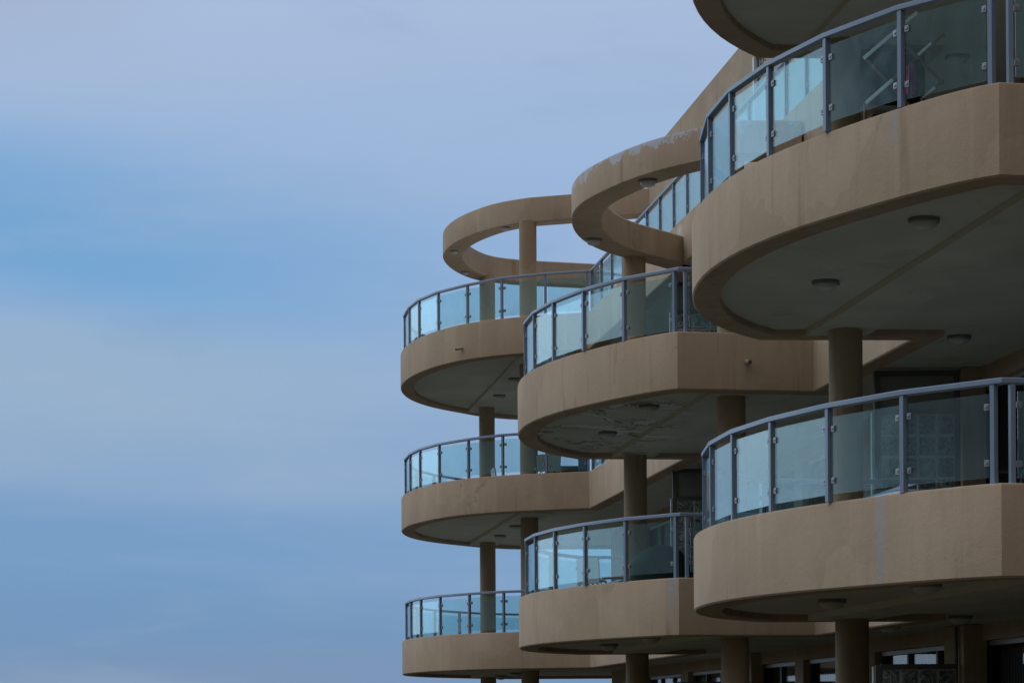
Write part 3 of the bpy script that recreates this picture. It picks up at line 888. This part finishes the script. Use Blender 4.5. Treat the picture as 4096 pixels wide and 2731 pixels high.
# folding wooden rack with crossed bars on the upper near balcony
Yr = 19.75
def P2(a, b, Y=Yr): return at(3350 + a / 3.1354, b / 3.1354, Y)
base = P2(800, 1100)
t = thing('drying_rack', 'folding wooden drying rack of crossed bars behind the upper near railing', 'rack', (base.x, base.y, FLOOR[2]))
def bar(a, b, Y0, Y1, r, mat, nm):
    m = MB(); A = P2(*a, Y0); B = P2(*b, Y1)
    d = (B - A).normalized(); u = Vector((0, 1, 0)); s_ = d.cross(u).normalized()
    m.box((A + B) / 2, ((B - A).length, r * 1.2, r * 2), tilt=Matrix((d, u, s_)).transposed())
    m.build(nm, mat, t, smooth=False, bev=.003)
bar((330, 735), (1000, 160), Yr, Yr, .015, M_WHITEBAR, 'cross_bar')
bar((340, 1312), (1340, 430), Yr + .03, Yr + .03, .013, M_WOOD, 'wooden_bar')
bar((355, 1296), (690, 1003), Yr - .0, Yr - .0, .015, M_WHITEBAR, 'cross_bar')
bar((1010, 692), (1175, 545), Yr - .0, Yr - .0, .011, M_WHITEBAR, 'cross_bar')
bar((340, 730), (900, 1320), Yr + .07, Yr + .07, .013, M_WOOD, 'wooden_bar')
bar((850, 575), (1330, 1060), Yr + .07, Yr + .07, .013, M_WOOD, 'wooden_bar')
bar((1060, 1235), (1330, 1010), Yr + .03, Yr + .03, .013, M_WOOD, 'wooden_bar')
bar((1066, 1222), (1222, 1098), Yr + .005, Yr + .005, .011, M_WHITEBAR, 'cross_bar')
m = MB()
for a in ((345, 1300), (900, 1310), (1065, 1232)):
    q = P2(*a, Yr + .05); m.tube([(q.x, q.y, q.z), (q.x, q.y, FLOOR[2])], .013, 8)
m.build('leg', M_WOOD, t)
# garments hung over the rack
def garment(pts, Y, th, mat, name, label):
    m = MB(); n = len(pts); V = [P2(a, b, Y) for a, b in pts]
    K = 8
    # hanging folded cloth: outline filled by a grid with folds in depth
    cols_ = []
    for i in range(K + 1):
        s = i / K
        top = V[0].lerp(V[1], s); bot = V[3].lerp(V[2], s)
        cols_.append([top.lerp(bot, j / 10) + Vector((0, .035 * math.sin(i * 1.9 + j * .22) * (.3 + j / 10), 0)) for j in range(11)])
    vs = [p for c in cols_ for p in c] + [p + Vector((0, th, 0)) for c in cols_ for p in c]
    N = (K + 1) * 11; fs = []
    for i in range(K):
        for j in range(10):
            a = i * 11 + j; fs += [(a, a + 1, a + 12, a + 11), (N + a, N + a + 11, N + a + 12, N + a + 1)]
    for i in range(K):
        a = i * 11; fs += [(a, a + 11, N + a + 11, N + a), (a + 10, N + a + 10, N + a + 21, a + 21)]
    for j in range(10):
        fs += [(j, N + j, N + j + 1, j + 1), (K * 11 + j, K * 11 + j + 1, N + K * 11 + j + 1, N + K * 11 + j)]
    m.add(vs, fs)
    o = m.build(name, mat); tag(o, label, 'clothing', 'clothes hung on the drying rack')
garment([(940, 760), (1045, 745), (1090, 1200), (930, 1215)], Yr - .02, .03, M_CLOTH, 'hanging_shirt', 'dark purple garment hanging from the crossing of the wooden rack')
garment([(875, 850), (960, 800), (965, 1150), (860, 1180)], Yr - .10, .02, M_MAGENTA, 'hanging_towel', 'magenta cloth hanging beside the dark garment on the rack')

# dark sheet added to hide the lit parapet behind the upper near balcony
t = thing('added_dark_sheet', 'added dark sheet darkening the view behind the rack at the back of the upper near balcony', 'sheet', (4.0, 24.12, H[3] - .05))
m = MB(); m.tube([(3.64, 24.12, H[3] - .05), (4.36, 24.14, H[3] - .05)], .03, 10); m.build('sheet_rod', M_DARKMETAL, t)
m = MB(); m.wall((3.65, 24.12), (4.35, 24.14), -.004, .004, EYE + 6.48, H[3] - .045); m.build('sheet_cloth', M_COVER, t, smooth=False)

# wire chair at the right edge of the lower near balcony
t = thing('wire_chair', 'dark wire garden chair at the right edge behind the lower near railing', 'chair', (4.22, 18.45, FLOOR[1]), -.6, 'chairs on the balconies')
m = MB()
for k in range(-3, 4):
    m.tube([(k * .06, .20, .44), (k * .07, .25, .60), (k * .075, .30, .78 - .012 * k * k)], .006, 6)
m.tube([(-.22, .20, .44), (-.25, .26, .64), (-.2, .31, .76), (0, .33, .80), (.2, .31, .76), (.25, .26, .64), (.22, .20, .44)], .011, 8)
local(m.build('backrest', M_DARKMETAL), t)
m = MB()
for k in range(-3, 4): m.tube([(k * .065, -.22, .45), (k * .065, .2, .44)], .006, 6)
m.tube([(-.22, -.22, .45), (.22, -.22, .45), (.22, .2, .44), (-.22, .2, .44), (-.22, -.22, .45)], .011, 8)
local(m.build('seat', M_DARKMETAL), t)
for sx in (-1, 1):
    for sy in (-1, 1):
        m = MB(); m.tube([(sx * .21, sy * .2, .44), (sx * .25, sy * .24, 0)], .011, 8); local(m.build('leg', M_DARKMETAL), t)
    m = MB(); m.tube([(sx * .25, .24, .62), (sx * .29, .05, .66), (sx * .29, -.16, .64), (sx * .24, -.22, .46)], .010, 8); local(m.build('armrest', M_DARKMETAL), t)

# ------------------------------------------------------------------ ground
m = MB(); m.add([(-3000, -3000, -.004), (3000, -3000, -.004), (3000, 3000, -.004), (-3000, 3000, -.004)], [(0, 1, 2, 3)])
g = m.build('ground', M_GROUND, None, False); g['kind'] = 'structure'
